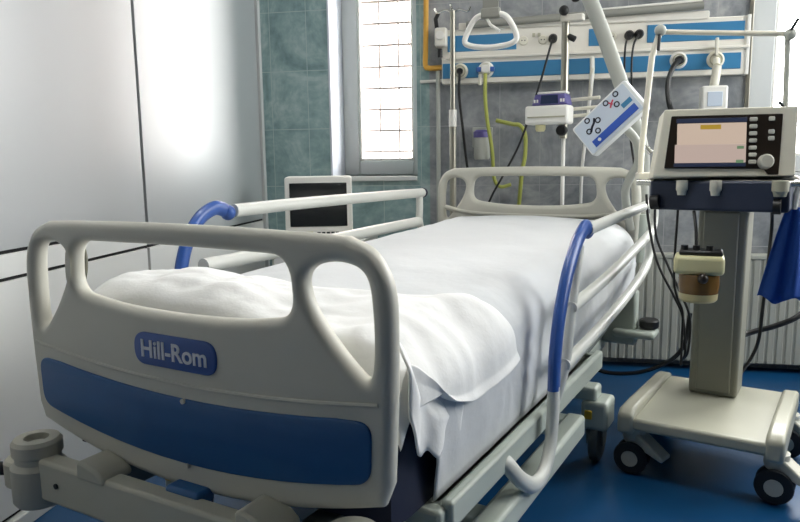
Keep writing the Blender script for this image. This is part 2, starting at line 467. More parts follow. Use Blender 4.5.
# foot cross beam with corner bumpers
MB().box((-.37, -1.12, .330), (.40, -1.075, .422)).build('foot_beam', 'board_dark', bed, bevel=.008, seg=3)
for x in (-.30, .24): MB().box((x, -1.09, .33), (x + .06, -.86, .385)).build('beam_support', 'frame_dark', bed, bevel=.006)
for s in (-1, 1):
    h = MB().lathe([(.004, .325), (.052, .325), (.057, .333), (.057, .41), (.047, .42), (.047, .432), (.052, .437), (.052, .462), (.046, .47), (.026, .47), (.024, .456), (.004, .456)], (s*.412, -1.09, -.016), n=28)
    hub = h.build('corner_bumper', 'hub_grey', bed)
    MB().lathe([(.004, 0), (.042, 0), (.048, .006), (.048, .056), (.042, .062), (.004, .062)], (s*.462, -1.085, .336), n=22).build('roller', 'board_dark', hub)
    MB().cyl((s*.507, -1.11, .369), (s*.526, -1.12, .369), .015).build('knob', 'black', hub)
for a, b in ((-.235, -.155), (.19, .28)):
    MB().prism([(a, .410), (b, .410), (b, .424), (b - .02, .440), (a + .012, .452), (a, .444)], -1.125, -1.05).build('board_bracket', 'board_dark', bed, bevel=.008, seg=3)
MB().cyl((-.31, -1.123, .376), (-.31, -1.119, .376), .006).build('screw', 'black', bed)
MB().box((-.02, -1.09, .40), (.07, -1.045, .432)).build('release_pedal', 'panel_blue', bed, bevel=.008)
# head corner bumpers
for s in (-1, 1):
    b = MB().box((s*.46 - .09, .92, .30), (s*.46 + .08, 1.04, .33)).build('bumper_plate', 'frame_grey', bed, bevel=.012)
    MB().lathe([(.004, 0), (.035, 0), (.04, .008), (.04, .03), (.035, .036), (.004, .036)], (s*.505, 1.0, .335)).build('roller', 'black', b)
# casters
for sx, sy in ((-.455, .37), (.455, .37), (-.455, -.62), (.455, -.62)):
    c = MB().box((sx - .045, sy - .06, .125), (sx + .045, sy + .06, .225)).build('caster', 'frame_grey', bed, bevel=.014, seg=3)
    f = MB()
    for k in (-1, 1): f.prism([(-.02, .06), (.02, .06), (.04, .15), (-.04, .15)], 0, .006, Matrix.Translation((sx + k*.026 , sy - .0, 0)) @ Matrix.Rotation(R(90), 4, 'Z'))
    f.build('fork', 'frame_dark', c)
    w = MB()
    w.lathe([(.012, -.018), (.06, -.018), (.072, -.014), (.075, -.006), (.075, .006), (.072, .014), (.06, .018), (.012, .018)], (sx, sy, .0755), 'x', 32)
    w.build('wheel', 'tyre', c)
    MB().box((sx - .03, sy - .068, .165), (sx - .005, sy - .055, .195)).build('brake_mark', 'yellow', c, bevel=.003)

# side rails
def rail(x, blue, grey, rails, dz, y0, rad):
    P = lambda l: [(x + (p[2] if len(p) > 2 else 0), p[0] + y0 - 1.965, p[1] + dz) for p in l]
    rr = MB()
    for r_, p in zip(rad, rails): rr.tube(smooth_path(P(p), 6), r_, 14)
    o = rr.build('side_rail', 'rail_white', bed)
    MB().tube(smooth_path(P(blue), 8), .015, 14, ry=.022).build('blue_grip', 'rail_blue', o)
    MB().tube(smooth_path(P(grey), 8), .015, 14, ry=.020).build('rail_post', 'rail_white', o)
    return o
GRIP = [(.29, .838), (.262, .853), (.225, .846), (.165, .815), (.09, .748), (.03, .655), (.0, .56), (-.005, .475)]
POST = [(-.005, .485), (-.01, .40), (-.03, .33), (-.08, .288), (-.15, .29), (-.21, .325, -.010), (-.24, .368, -.030), (-.245, .385, -.055)]
rail(.512, GRIP, POST,
     [[(.27, .845), (.6, .849), (.95, .853), (1.30, .856)],
      [(.13, .655), (.5, .672), (.9, .705), (1.13, .727), (1.26, .747), (1.305, .785), (1.30, .856)],
      [(.08, .515), (.4, .528), (.7, .548), (.98, .578), (1.15, .61), (1.22, .65), (1.225, .735)],
      [(.20, .81), (.14, .655), (.09, .515), (.06, .40, -.02)]], 0, 1.635, (.0175, .0165, .0165, .013))
LGRIP = [(.29, .838), (.262, .853), (.223, .858), (.165, .832), (.118, .778), (.085, .70), (.068, .60), (.064, .52)]
lr = rail(-.522, LGRIP, [(.064, .53)] + [(p[0] + .066,) + p[1:] for p in POST[1:]],
     [[(.31, .845), (.6, .846), (1.1, .842), (1.585, .836)],
      [(.17, .690), (.5, .692), (1.0, .698), (1.54, .704)],
      [(1.55, .836), (1.55, .76), (1.55, .70), (1.55, .60, .03), (1.55, .47, .10)],
      [(.07, .56), (.07, .45, .03), (.07, .40, .05)]], .045, 1.335, (.021, .023, .016, .013))
MB().sphere((-.522, 2.92 - 1.965, .881), .023).build('end_cap', 'navy', lr)
MB().sphere((-.522, 1.335 + .285 - 1.965, .886), .024).build('grip_knob', 'rail_blue', lr)
# ------------------------------------------------------------------ bedding
def ztop(ly): return .728 + .058*(ly + 1)/2
def section(ly, hem, off=0, n=60, hx=.440, rx=.13, rz=.11, hem_l=None):
    """points of a mattress cross section from the left hem over the top to the right hem"""
    zc = ztop(ly) + off; hx = hx + off; P = []
    def half(sg, hm):
        q = []
        m = 10
        for i in range(m): q.append((sg*hx, hm + (zc - rz - .012 - hm)*i/m))
        for i in range(15):
            a = pi/2*i/14; q.append((sg*(hx - rx + rx*cos(a)), zc - rz - .012 + rz*sin(a)))
        return q
    l = half(-1, hem if hem_l is None else hem_l); r = half(1, hem)
    mid = []
    w = hx - rx
    for i in range(1, 24):
        x = -w + 2*w*i/24; mid.append((x, zc - .012 + .012*(1 - (x/w)**2)))
    return l + mid + r[::-1]
def BLIFT(ly): return .11*max(0, (ly - .05)/.9)**1.3
# mattress
mrows = []
for i in range(41):
    ly = -.975 + 1.95*i/40; lift = BLIFT(ly)
    k = min(1, min(ly + .975, .975 - ly)/.06); sh = .035*(1 - math.sqrt(max(0, 1 - (1 - k)**2)))
    mrows.append([Vector((x*(1 - sh*.6), ly, max(.40 + lift, z - sh*(1 if z > .6 + lift else 0)))) for x, z in section(ly, .396 + lift, -.012)])
mm = MB().grid(mrows)
n_ = len(mrows[0])
for rw in (mrows[0], mrows[-1]): mm.add(rw, [tuple(range(n_))])
mm.add([mrows[0][0], mrows[0][-1], mrows[-1][-1], mrows[-1][0]], [(0, 1, 2, 3)])
mo = mm.build('mattress', 'navy'); mo.location = BW; mo.rotation_euler = (0, 0, YAW); weld(mo, 1e-4)
tag(mo, 'dark navy mattress under the white sheet, bare at the foot corner', 'mattress')
# sheet
def nz(x, y, z): return noise.noise(Vector((x, y, z)))
rows = []
NL = 110
for i in range(NL + 1):
    ly = -.90 + 1.86*i/NL
    e = max(0, min(1, (ly + .90)/.16))
    hem = .402 + BLIFT(ly)
    rim = .0
    row = []
    sec = section(ly, hem, .0)
    ns = len(sec)
    for j, (x, z) in enumerate(sec):
        zc = ztop(ly)
        side = max(0, min(1, (zc - .06 - z)/.12)); sg = 1 if x > 0 else -1
        # vertical folds on the hanging sides, fine creases on the top
        fold = (.005*nz(ly*7 + 3*sg, z*4, 1.3) + .0035*nz(ly*19 + z*9, z*5, 4.1)) * side
        fan = 0
        if sg > 0: # drawn creases that fan out from the blanket's corner
            d = math.hypot(ly + .47, (z - .60)*1.2)
            fan = .004*sin(math.atan2(z - .60, ly + .47)*15 + nz(ly*6, z*6, 0)*2)*math.exp(-(d/.26)**2)*(side + .04)
        cre = (.0030*nz(x*5, ly*7, 2.2) + .0022*nz(x*16 + ly*4, ly*14, 7.7)) * (1 - side)
        flare = .012*side*(1 - e)
        low = max(0, min(1, (hem + .09 - z)/.09))
        px = x + sg*((fold + fan)*(1 - .8*low) + flare*(1 - low) + .010*side - .006*low)
        dy = 0
        if sg > 0 and side > 0: dy = .045*side*max(0, (.66 - z)/.26)*(1 - e)      # hem pulled away at the foot corner
        row.append(Vector((px, ly + dy, z + cre + .002)))
    rows.append(row)
sh = MB().grid(rows).build('bed_sheet', 'linen', solid=.003, smooth=180); sh.location = BW; sh.rotation_euler = (0, 0, YAW)
tag(sh, 'smooth white bed sheet stretched over the mattress', 'bed sheet')
# folded blanket over the foot end
bl = empty('folded_blanket', BW, 'crumpled off-white blanket folded across the foot end of the bed', 'blanket', YAW)
HP = [(0, .722), (.13, .663), (.31, .596), (.43, .572), (.55, .560), (.72, .568), (1.0, .572)]
def hemz(t):
    for (a, p), (b, q_) in zip(HP, HP[1:]):
        if t <= b: return p + (q_ - p)*(t - a)/(b - a)
    return HP[-1][1]
top = []; bot = []
NB = 44
for i in range(NB + 1):
    t = i/NB; lyc = -1.0 + .325*t
    rt, rb = [], []
    sec = section(lyc, hemz(t), .010, hem_l=.60)
    ns = len(sec)
    for j, (x, z) in enumerate(sec):
        zc = ztop(lyc)
        sd = max(0, min(1, (zc - .03 - z)/.1)); sg = 1 if x > 0 else -1
        ext = max(0, min(1, (x - .20)/.25)) + (max(0, (.68 - z)/.12) if x > .3 else 0)*.25
        ly = lyc + .20*t*min(1.2, ext)
        heap = .034*math.exp(-((x + .27)/.22)**2) + .012*math.exp(-((x + .02)/.12)**2) + .016
        edge = max(0, 1 - abs(2*t - 1)**4)
        kk = (j if sg < 0 else ns - 1 - j)
        wr = .018*nz(x*6, ly*7, .3) + .015*nz(x*14 + 1.5*nz(x*6, ly*6, 8), ly*12, 5.5) + .007*nz(x*27, ly*24, 9) + .006*abs(nz(x*13 + 3*nz(x*5, ly*5, 1), ly*13, 2))
        h = (heap*(1 - sd) + .016*sd)*edge + wr*(.3 + .7*edge)*(1 - .6*sd) + .005
        drop = .10*max(0, (.08 - t)/.08)**1.8*(1 - sd*.5)
        n = Vector((sg*sd, 0, 1 - sd)).normalized()
        wave = .05*nz(x*4, 3.3, 1.1)*t*(1 - sd)
        roll = .008*max(0, 1 - kk/4)                 # thick turned edge
        base = Vector((x, ly + wave, z - drop))
        rt.append(base + n*(max(h, .004) + roll)); rb.append(base + n*.0015)
    top.append(rt); bot.append(rb)
q = MB().grid(top); q.grid([list(reversed(r_)) for r_ in bot])
for a, b in ((top[0], bot[0]), (top[-1], bot[-1]), ([r_[0] for r_ in top], [r_[0] for r_ in bot]), ([r_[-1] for r_ in top], [r_[-1] for r_ in bot])):
    q.grid([a, b])
o = q.build('upper_fold', 'blanket', bl, smooth=180, sub=1); weld(o, 1e-5); o.data.set_sharp_from_angle(angle=R(180))
# hanging under layer at the right foot corner
rows = []
HB_ = [(0, .62), (.10, .545), (.22, .530), (.42, .520), (.65, .50), (1.0, .50)]
for i in range(33):
    t = i/32; ly = -.992 + .235*t
    zt = hemz(min(1, t*.70)) + .035
    for (a, p), (b, q_) in zip(HB_, HB_[1:]):
        if t <= b: zb = p + (q_ - p)*(t - a)/(b - a); break
    zb += .006*sin(t*23)
    rows.append([Vector((.443 + .020*min(1, k/5) + .006*sin(t*13 + k*.10) + .010*nz(t*5, k*.10, 3)*k/14 - .022*max(0, t - .6)/.4*k/14, ly + .012*(k/14)*sin(t*9), zt + (zb - zt)*k/14)) for k in range(15)])
MB().grid(rows).build('under_fold', 'blanket', bl, solid=.004, smooth=180)

# ------------------------------------------------------------------ lifting pole with handle
def V2(x, y, z): return bw(x, y, z)
pb = V2(-.56, 3.03, 0)
lp = empty('lifting_pole', (pb.x, pb.y, .62), 'thick grey-white lifting pole rising diagonally from the headboard corner', 'lifting pole', YAW)
def LP(x, y, z): return Vector((x + .56, y - 3.03, z - .62))
pts = smooth_path([LP(-.563, 3.03, .62), LP(-.563, 3.03, .90), LP(-.566, 3.02, 1.06), LP(-.598, 2.96, 1.20), LP(-.645, 2.90, 1.36), LP(-.74, 2.86, 1.62), LP(-.86, 2.74, 1.92), LP(-.95, 2.62, 2.05), LP(-1.02, 2.48, 2.10), LP(-1.03, 2.36, 2.11)], 8)
MB().tube(pts, .030, 16, ry=.022).build('pole', 'hose_grey', lp)
MB().cyl(LP(-.563, 3.03, .60), LP(-.563, 3.03, .80), .04).build('socket', 'frame_grey', lp)
MB().cyl(LP(-1.03, 2.37, 2.11), LP(-1.03, 2.35, 2.11), .036).build('end_cap', 'black', lp)
hb = V2(-1.02, 2.5, 1.435)
th = empty('trapeze_handle', hb, 'white triangular grab handle hanging on a grey strap above the bed', 'grab handle', YAW + R(8))
tri = smooth_path([(a*.79, b, c*.74 + .002) for a, b, c in [(-.125, 0, .045), (-.095, 0, .024), (-.03, 0, .012), (.03, 0, .012), (.095, 0, .022), (.122, 0, .045), (.112, 0, .09), (.085, 0, .14), (.055, 0, .165), (0, 0, .172), (-.055, 0, .165), (-.085, 0, .14), (-.112, 0, .09)]], 5, True)
MB().tube(tri, .0105, 12, closed=True).build('grip', 'plastic_white', th)
MB().box((-.036, -.012, .112), (.036, .012, .15)).build('buckle', 'strap', th, bevel=.006)
MB().box((-.030, -.003, .13), (.030, .003, .66)).build('strap', 'strap', th, bevel=.001)
MB().tube([(-.015, .0, .115), (.0, -.004, .09), (.035, -.002, .065)], .006, 8).build('cord', 'plastic_white', th)

# ------------------------------------------------------------------ control pendant
pc = V2(-.635, 2.75, 1.180)
pd = empty('control_pendant', pc, 'tilted pale blue bed control panel with ringed symbols and blue band', 'control panel', YAW)
T = Matrix.Scale(1.09, 4) @ Matrix.Rotation(R(-4), 4, 'Z') @ Matrix.Rotation(R(-42), 4, 'Y') @ Matrix.Rotation(R(-8), 4, 'X')
HW, HH = .122, .066
MB().prism([tuple(p) for p in round_poly([(-HW, -HH), (HW, -HH), (HW, HH), (-HW, HH)], .012, 4)], -.014, .022, T).build('housing', 'pendant_edge', pd, bevel=.004)
MB().prism([tuple(p) for p in round_poly([(-HW+.006, -HH+.006), (HW-.012, -HH+.006), (HW-.012, HH-.008), (-HW+.006, HH-.008)], .008, 4)], -.0165, -.013, T).build('face_plate', 'pendant', pd)
MB().prism([(-.092, -.050), (.098, -.050), (.098, -.024), (-.092, -.024)], -.019, -.016, T).build('blue_band', 'pendant_blue', pd)
MB().lathe([(.001, -.0215), (.006, -.0215), (.006, -.017)], (0, 0, 0), 'y', 14).build('indicator', 'plastic_white', pd).matrix_local = T @ Matrix.Translation((-.066, 0, -.037))
def ring(x, z, r=.0085, m='ink'):
    q = MB(); q.tube([T @ Vector((x + r*cos(2*pi*k/18), -.017, z + r*sin(2*pi*k/18))) for k in range(18)], .0026, 6, closed=True)
    q.build('button_ring', m, pd)
for x, z in ((-.078, .012), (-.060, .047), (-.030, .021), (-.052, -.008)): ring(x, z)
for x, z in ((.026, .047), (.052, .016), (.070, .047)): ring(x, z)
MB().tube([T @ Vector(p) for p in ((-.074, -.017, .030 - .025), (-.062, -.017, .016), (-.046, -.017, .024), (-.036, -.017, .036))], .0042, 8).build('bed_symbol', 'ink', pd)
MB().tube([T @ Vector(p) for p in ((.028, -.017, .022), (.040, -.017, .032), (.052, -.017, .038))], .003, 8).tube([T @ Vector(p) for p in ((.034, -.017, .040), (.042, -.017, .026))], .003, 8).build('red_symbol', 'red', pd)
MB().prism([(.060, -.013), (.100, -.013), (.100, .004), (.060, .004)], -.018, -.016, T).build('label', 'trunk_blue', pd)
def PD(x, y, z): return Vector((x + .635, y - 2.75, z - 1.18))
arm = smooth_path([PD(-.60, 2.776, 1.16), PD(-.56, 2.785, 1.12), PD(-.535, 2.79, 1.075), PD(-.54, 2.82, 1.01), PD(-.575, 2.86, .955), PD(-.60, 2.90, .90), PD(-.598, 2.93, .83), PD(-.585, 2.95, .74)], 8)
MB().tube(arm, .0165, 12).build('flexible_arm', 'hose_grey', pd)
MB().tube([PD(-.538, 2.79, 1.09), PD(-.505, 2.78, 1.07), PD(-.485, 2.78, 1.05)], .010, 10).build('arm_lever', 'chrome', pd)

# ------------------------------------------------------------------ stands behind the headboard
iv = empty('iv_stand', V2(-1.475, 3.14, 0), 'thin chrome drip stand behind the left headboard corner', 'drip stand', YAW)
MB().cyl((0, 0, .06), (0, 0, 1.25), .0165).build('lower_tube', 'steel', iv)
MB().cyl((0, 0, 1.22), (0, 0, 1.73), .0125).build('upper_tube', 'steel', iv)
MB().cyl((0, 0, 1.19), (0, 0, 1.27), .019).build('clamp', 'plastic_white', iv)
for k in range(4):
    a = k*pi/2 + .35
    d = Vector((cos(a), sin(a), 0))
    MB().tube(smooth_path([Vector((0, 0, 1.72)), d*.03 + Vector((0, 0, 1.735)), d*.07 + Vector((0, 0, 1.725)), d*.085 + Vector((0, 0, 1.745))], 5), .005, 8).build('hook', 'chrome', iv)
for k in range(4):
    a = k*pi/2 + .78; d = Vector((cos(a), sin(a), 0))
    f = MB().tube([Vector((0, 0, .10)), d*.10 + Vector((0, 0, .065))], .011, 8).build('foot', 'steel', iv)
    MB().lathe([(.003, -.009), (.022, -.009), (.025, 0), (.022, .009), (.003, .009)], d*.10 + Vector((0, 0, .0255)), 'x', 16).build('wheel', 'rubber', f)

ep = empty('equipment_pole', V2(-.925, 3.13, 0), 'steel pole with black clamp knobs holding the infusion pump', 'pole', YAW)
MB().cyl((0, 0, .05), (0, 0, 1.14), .009).build('lower_rod', 'plastic_white', ep)
MB().cyl((0, 0, 1.12), (0, 0, 1.64), .017).build('pole', 'steel', ep)
MB().box((-.02, -.02, 1.62), (.08, .02, 1.65)).build('clamp', 'trunk_white', ep, bevel=.006)
for x, z in ((.0, 1.665), (.05, 1.715)): MB().sphere((x, -.03, z), .022).build('clamp_knob', 'black', ep)
MB().lathe([(.004, -.02), (.02, -.02), (.024, -.01), (.024, .012), (.004, .012)], (0, -.03, 1.155), 'y', 18).build('clamp_knob', 'black', ep)
MB().cyl((.014, 0, 1.56), (.042, 0, 1.545), .013).build('clamp_knob', 'black', ep)
for k in range(4):
    a = k*pi/2 + .78; d = Vector((cos(a), sin(a), 0))
    f = MB().tube([Vector((0, 0, .09)), d*.15 + Vector((0, 0, .06))], .010, 8).build('foot', 'steel', ep)
    MB().lathe([(.003, -.009), (.022, -.009), (.025, 0), (.022, .009), (.003, .009)], d*.15 + Vector((0, 0, .0255)), 'x', 16).build('wheel', 'rubber', f)
for z in (1.285, 1.245, 1.215): MB().tube([(.02, -.01, z), (.16, -.01, z + .006)], .008, 8).build('bracket', 'enamel', ep)

ip = empty('infusion_pump', V2(-.972, 3.09, 1.180), 'small white infusion pump with purple screen surround on steel pole', 'infusion pump', YAW)
MB().box((-.105, -.07, 0), (.105, .0225, .085)).build('housing', 'plastic_white', ip, bevel=.012, seg=3)
MB().prism([(-.075, .085), (.098, .085), (.085, .135), (-.058, .135)], -.062, .02).build('display_head', 'purple', ip, bevel=.006)
MB().prism([(-.03, .092), (.055, .092), (.052, .130), (-.026, .130)], -.066, -.058).build('display', 'pump_screen', ip)
for x in (-.058, -.045, .068, .08): MB().box((x - .004, -.066, .098), (x + .004, -.060, .112)).build('key', 'plastic_white', ip, bevel=.001)
MB().box((-.05, -.055, .134), (.09, .0, .146)).build('top_handle', 'plastic_white', ip, bevel=.005)
MB().box((-.09, -.074, .03), (.09, -.069, .036)).build('door_seam', 'beige_dark', ip)
MB().lathe([(.003, -.03), (.018, -.03), (.024, -.02), (.024, .002), (.003, .002)], (-.04, -.03, -.0), 'z', 18).build('drip_sensor', 'cream', ip)

ip.scale = (.93, 1, .96)
# ------------------------------------------------------------------ bed-head service trunking on the back wall
tk = empty('wall_service_panel', (.215, YB, 1.40), 'long white medical service panel with blue strips on the tiled wall', 'service panel')
def TK(x, y, z): return (x - .215, y - YB, z - 1.40)
def tbox(name, x0, x1, z0, z1, y0, y1, m, bev=.004, parent=None):
    return MB().box(TK(x0, y0, z0), TK(x1, y1, z1)).build(name, m, parent or tk, bevel=bev)
x0, x1 = -.484, .925
tbox('lower_channel', x0, x1, 1.402, 1.525, 3.545, YB, 'trunk_white')
tbox('upper_channel', x0, x1, 1.528, 1.662, 3.55, YB, 'trunk_white')
tbox('lower_blue_strip', x0 + .004, x1 - .03, 1.428, 1.500, 3.541, 3.548, 'trunk_blue', .002)
for a, b, c, d in ((-.455, -.12, 1.556, 1.632), (.218, .275, 1.556, 1.634), (.482, .905, 1.560, 1.640)):
    tbox('upper_blue_strip', a, b, c, d, 3.546, 3.553, 'trunk_blue', .002)
tbox('ledge', x0, x1, 1.519, 1.531, 3.53, YB, 'trunk_white', .003)
tbox('end_cap', x1 - .012, x1 + .004, 1.40, 1.665, 3.54, YB, 'plastic_white', .003)
lampc = MB().tube([TK(-.36, 3.53, 1.676), TK(.72, 3.53, 1.712)], .018, 12).build('light_tube', 'strap', tk)
MB().tube([TK(.24, 3.535, 1.715), TK(.715, 3.535, 1.735)], .007, 8).build('light_rim', 'plastic_white', lampc)
MB().box(TK(-.40, 3.54, 1.655), TK(.75, YB, 1.69)).build('light_base', 'trunk_white', tk, bevel=.004)
for x in (-.087, .005, .052, .322, .399, .443):
    k = MB().lathe([(.004, -.004), (.019, -.004), (.022, 0), (.022, .006), (.004, .006)], TK(x, 3.547, 1.595), 'y', 24).build('socket', 'beige', tk)
    for dx in (-.007, .007): MB().cyl(TK(x + dx, 3.545, 1.595), TK(x + dx, 3.5425, 1.595), .003, 8).build('pin_hole', 'black', k)
for x in (-.045, -.02): MB().box(TK(x, 3.546, 1.61), TK(x + .014, 3.55, 1.628)).build('switch', 'beige_dark', tk, bevel=.001)
for x, z, m in ((-.392, 1.460, 'beige'), (-.265, 1.464, 'plastic_white'), (.624, 1.474, 'plastic_white'), (.785, 1.470, 'beige')):
    k = MB().lathe([(.004, -.012), (.03, -.012), (.038, -.004), (.040, .004), (.004, .004)], TK(x, 3.54, z), 'y', 28).build('gas_outlet', m, tk)
    MB().lathe([(.003, -.018), (.014, -.018), (.016, .0), (.003, .0)], TK(x, 3.53, z), 'y', 18).build('outlet_valve', 'beige_dark' if x != -.392 else 'black', k)
    MB().tube([TK(x + .026*cos(2*pi*i/20), 3.527, z + .026*sin(2*pi*i/20)) for i in range(20)], .003, 6, closed=True).build('outlet_ring', 'beige_dark', k)

# plugs and cables on the service panel
def cable(name, pts, r, m, label, cat, group=None, plug=None, plug_m='black', n=8):
    group = group or {'power_cable': 'black cables plugged into the service panel', 'cart_cable': 'black cables around the ventilator', 'gas_hose': 'yellow-green hoses behind the headboard'}.get(name)
    o = empty(name, pts[0], label, cat, 0, group)
    c = Vector(pts[0])
    MB().tube([Vector(p) - c for p in smooth_path(pts, n)], r, 8).build('cord', m, o)
    if plug:
        MB().lathe([(.004, -.045), (plug*.6, -.045), (plug, -.03), (plug, -.002), (.004, -.002)], Vector((pts[0][0], 3.543, pts[0][2])) - c, 'y', 16).build('plug', plug_m, o)
    return o
cable('power_cable', [(0.052, 3.51, 1.595), (0.038, 3.47, 1.543), (-0.001, 3.46, 1.397), (-0.05, 3.45, 1.237), (-0.1, 3.47, 1.097), (-0.166, 3.48, 0.968), (-0.24, 3.5, 0.831), (-0.299, 3.52, 0.66), (-.30, 3.55, .45)], .0055, 'black', 'black cable from the middle socket sloping down behind the headboard', 'cable', plug=.021)
cable('power_cable', [(-0.392, 3.515, 1.455), (-0.389, 3.47, 1.341), (-0.371, 3.47, 1.174), (-0.354, 3.5, 1.004), (-0.329, 3.5, 0.88), (-.32, 3.54, .6)], .0065, 'black', 'black hose from the leftmost round outlet, beside the drip stand', 'hose')
cable('power_cable', [(0.399, 3.51, 1.595), (0.376, 3.45, 1.539), (0.375, 3.45, 1.429), (0.387, 3.46, 1.295), (0.415, 3.47, 1.112), (0.45, 3.45, 0.877), (.46, 3.40, .66)], .005, 'black', 'left one of two black plugged cables above the control panel', 'cable', plug=.021)
cable('power_cable', [(0.443, 3.51, 1.597), (0.411, 3.45, 1.537), (0.406, 3.45, 1.428), (0.418, 3.46, 1.294), (0.445, 3.47, 1.111), (0.485, 3.45, 0.877), (.5, 3.40, .66)], .005, 'black', 'right one of two black plugged cables above the control panel', 'cable', plug=.021)
gh = cable('gas_hose', [(-0.265, 3.50, 1.44), (-0.264, 3.47, 1.337), (-0.254, 3.48, 1.219), (-0.231, 3.5, 1.075), (-0.222, 3.53, 0.938), (-0.192, 3.53, 0.895), (-0.138, 3.53, 0.905)], .009, 'hose_green', 'yellow-green gas hose under the outlet with the white connector', 'hose')
MB().box((-.022, .0, .005), (.022, .035, .045)).build('connector', 'plastic_white', gh, bevel=.005)
for a, b in ((-.045, -.022), (.022, .042)): MB().box((a, .0, .012), (b, .03, .034)).build('connector_ear', 'badge_blue', gh, bevel=.004)
MB().cyl((-.028, .02, -.0), (-.028, .02, -.05), .008).build('connector_stub', 'enamel', gh)
cable('gas_hose', [(-.215, 3.56, 1.22), (-0.136, 3.54, 1.200), (-0.098, 3.54, 1.192), (-0.073, 3.54, 1.145), (-0.072, 3.54, 1.049), (-0.086, 3.54, 0.966), (-.10, 3.56, .80)], .010, 'hose_green', 'looping yellow-green hose below the infusion pump', 'hose')
cable('ventilator_hose', [(0.624, 3.51, 1.472), (0.590, 3.45, 1.440), (0.564, 3.42, 1.375), (0.561, 3.40, 1.307), (0.573, 3.35, 1.229), (0.60, 3.10, 1.12), (.58, 2.78, 1.02), (.57, 2.62, .99)], .012, 'black', 'thick black hose running from the wall outlet to the ventilator', 'hose', plug=.02)

wh = cable('corrugated_hose', [(.235, 3.52, 1.50), (.234, 3.48, 1.44), (.226, 3.49, 1.30), (.212, 3.51, 1.12), (.20, 3.53, .95), (.20, 3.56, .70)], .008, 'plastic_white', 'pale corrugated hose hanging from the panel between pump and control panel', 'hose')
MB().tube([(0, .01, .0), (-.001, -.04, -.06), (-.009, -.03, -.20)], [.011, .011, .010], 10).build('sleeve', 'enamel', wh)
fm_ = empty('flowmeter', (.770, 3.49, 1.235), 'white square flow regulator hanging below the right gas outlet', 'flowmeter')
MB().box((-.056, -.045, 0), (.056, .02, .112)).build('body', 'plastic_white', fm_, bevel=.01, seg=3)
MB().box((-.032, -.048, .02), (.032, -.044, .085)).build('dial_plate', 'pendant', fm_, bevel=.002)
MB().tube([(-.0, -.01, .11), (.008, -.005, .16), (.012, .0, .20)], .02, 12).build('stem', 'enamel', fm_)
MB().tube([(.013, .012, .205), (.014, .03, .235)], .016, 12).build('coupling', 'beige', fm_)
MB().box((.006, .02, .25), (.02, .035, .33)).build('lever', 'enamel', fm_, bevel=.003)

yp = MB().tube(smooth_path([(-.566, 3.585, 2.88), (-.566, 3.585, 1.9), (-.570, 3.585, 1.6), (-.572, 3.585, 1.505), (-.555, 3.585, 1.488), (-.50, 3.585, 1.488), (-.47, 3.585, 1.488)], 6), .013, 12).build('gas_pipe', 'yellow_pipe')
tag(yp, 'yellow gas pipe running down the wall beside the service panel', 'pipe')
wp = MB().tube(smooth_path([(-.60, 3.588, 1.422), (-.50, 3.588, 1.424), (-.47, 3.588, 1.424)], 3), .008, 8).build('gas_pipe', 'plastic_white')
tag(wp, 'short white horizontal pipe left of the service panel', 'pipe')
vb = MB().tube([(-.508, 3.580, .0), (-.508, 3.580, 1.47)], .011, 10).build('conduit', 'hose_grey')
tag(vb, 'pale vertical conduit on wall left of the drip stand', 'conduit')
cg = empty('oxygen_regulator', (-.475, 3.53, 1.58), 'grey and white regulator with black knob beside the drip stand top', 'regulator')
MB().box((-.04, -.02, 0), (.02, .07, .09)).build('body', 'trunk_white', cg, bevel=.01)
MB().cyl((-.01, -.02, .05), (-.01, -.045, .05), .02).build('gauge', 'plastic_white', cg)
MB().cyl((-.015, .0, -.01), (-.015, .0, -.05), .012).build('nozzle', 'black', cg)
MB().tube([(-.03, 0, .085), (-.035, -.01, .13), (-.02, -.01, .16)], .01, 8).build('hook', 'black', cg)
hbj = empty('suction_jar', (-.285, 3.545, 1.03), 'small translucent wall jar with purple cap behind the headboard', 'suction jar')
MB().lathe([(.003, 0), (.035, 0), (.04, .008), (.04, .10), (.036, .108), (.003, .108)], (0, 0, 0)).build('jar', 'hose_grey', hbj)
MB().lathe([(.003, .108), (.042, .108), (.042, .135), (.03, .145), (.003, .145)], (0, 0, 0)).build('cap', 'purple', hbj)
MB().box((-.05, .03, .06), (.05, .055, .16)).build('wall_bracket', 'hose_grey', hbj, bevel=.004)

# ------------------------------------------------------------------ radiator
RX0, RX1 = .28, 1.95
ra = empty('radiator', ((RX0 + RX1)/2, 3.53, .05), 'long white ribbed radiator under the wall behind the ventilator', 'radiator')
q = MB(); w = RX1 - RX0; n = 42
prof = []
for i in range(n):
    a = -w/2 + w*i/n; p = w/n
    prof += [(a, -.030), (a + p*.55, -.030), (a + p*.65, -.024), (a + p*.9, -.024)]
prof.append((w/2, -.030))
rowsr = [[Vector((x, y, z)) for x, y in prof] for z in (0, .50)]
q.grid(rowsr); q.box((-w/2, -.019, 0), (w/2, .03, .50))
q.build('ribbed_panel', 'radiator', ra, smooth=20)
MB().box((-w/2 - .004, -.034, .50), (w/2 + .004, .034, .522)).build('top_grille', 'radiator', ra, bevel=.004)
for x in (-w/2 + .2, 0, w/2 - .2): MB().box((x - .02, .03, .3), (x + .02, .069, .34)).build('bracket', 'steel', ra)
MB().cyl((-w/2 - .03, 0, .03), (-w/2, 0, .03), .014).cyl((-w/2 - .03, 0, .03), (-w/2 - .03, 0, -.05), .01).build('valve', 'steel', ra)

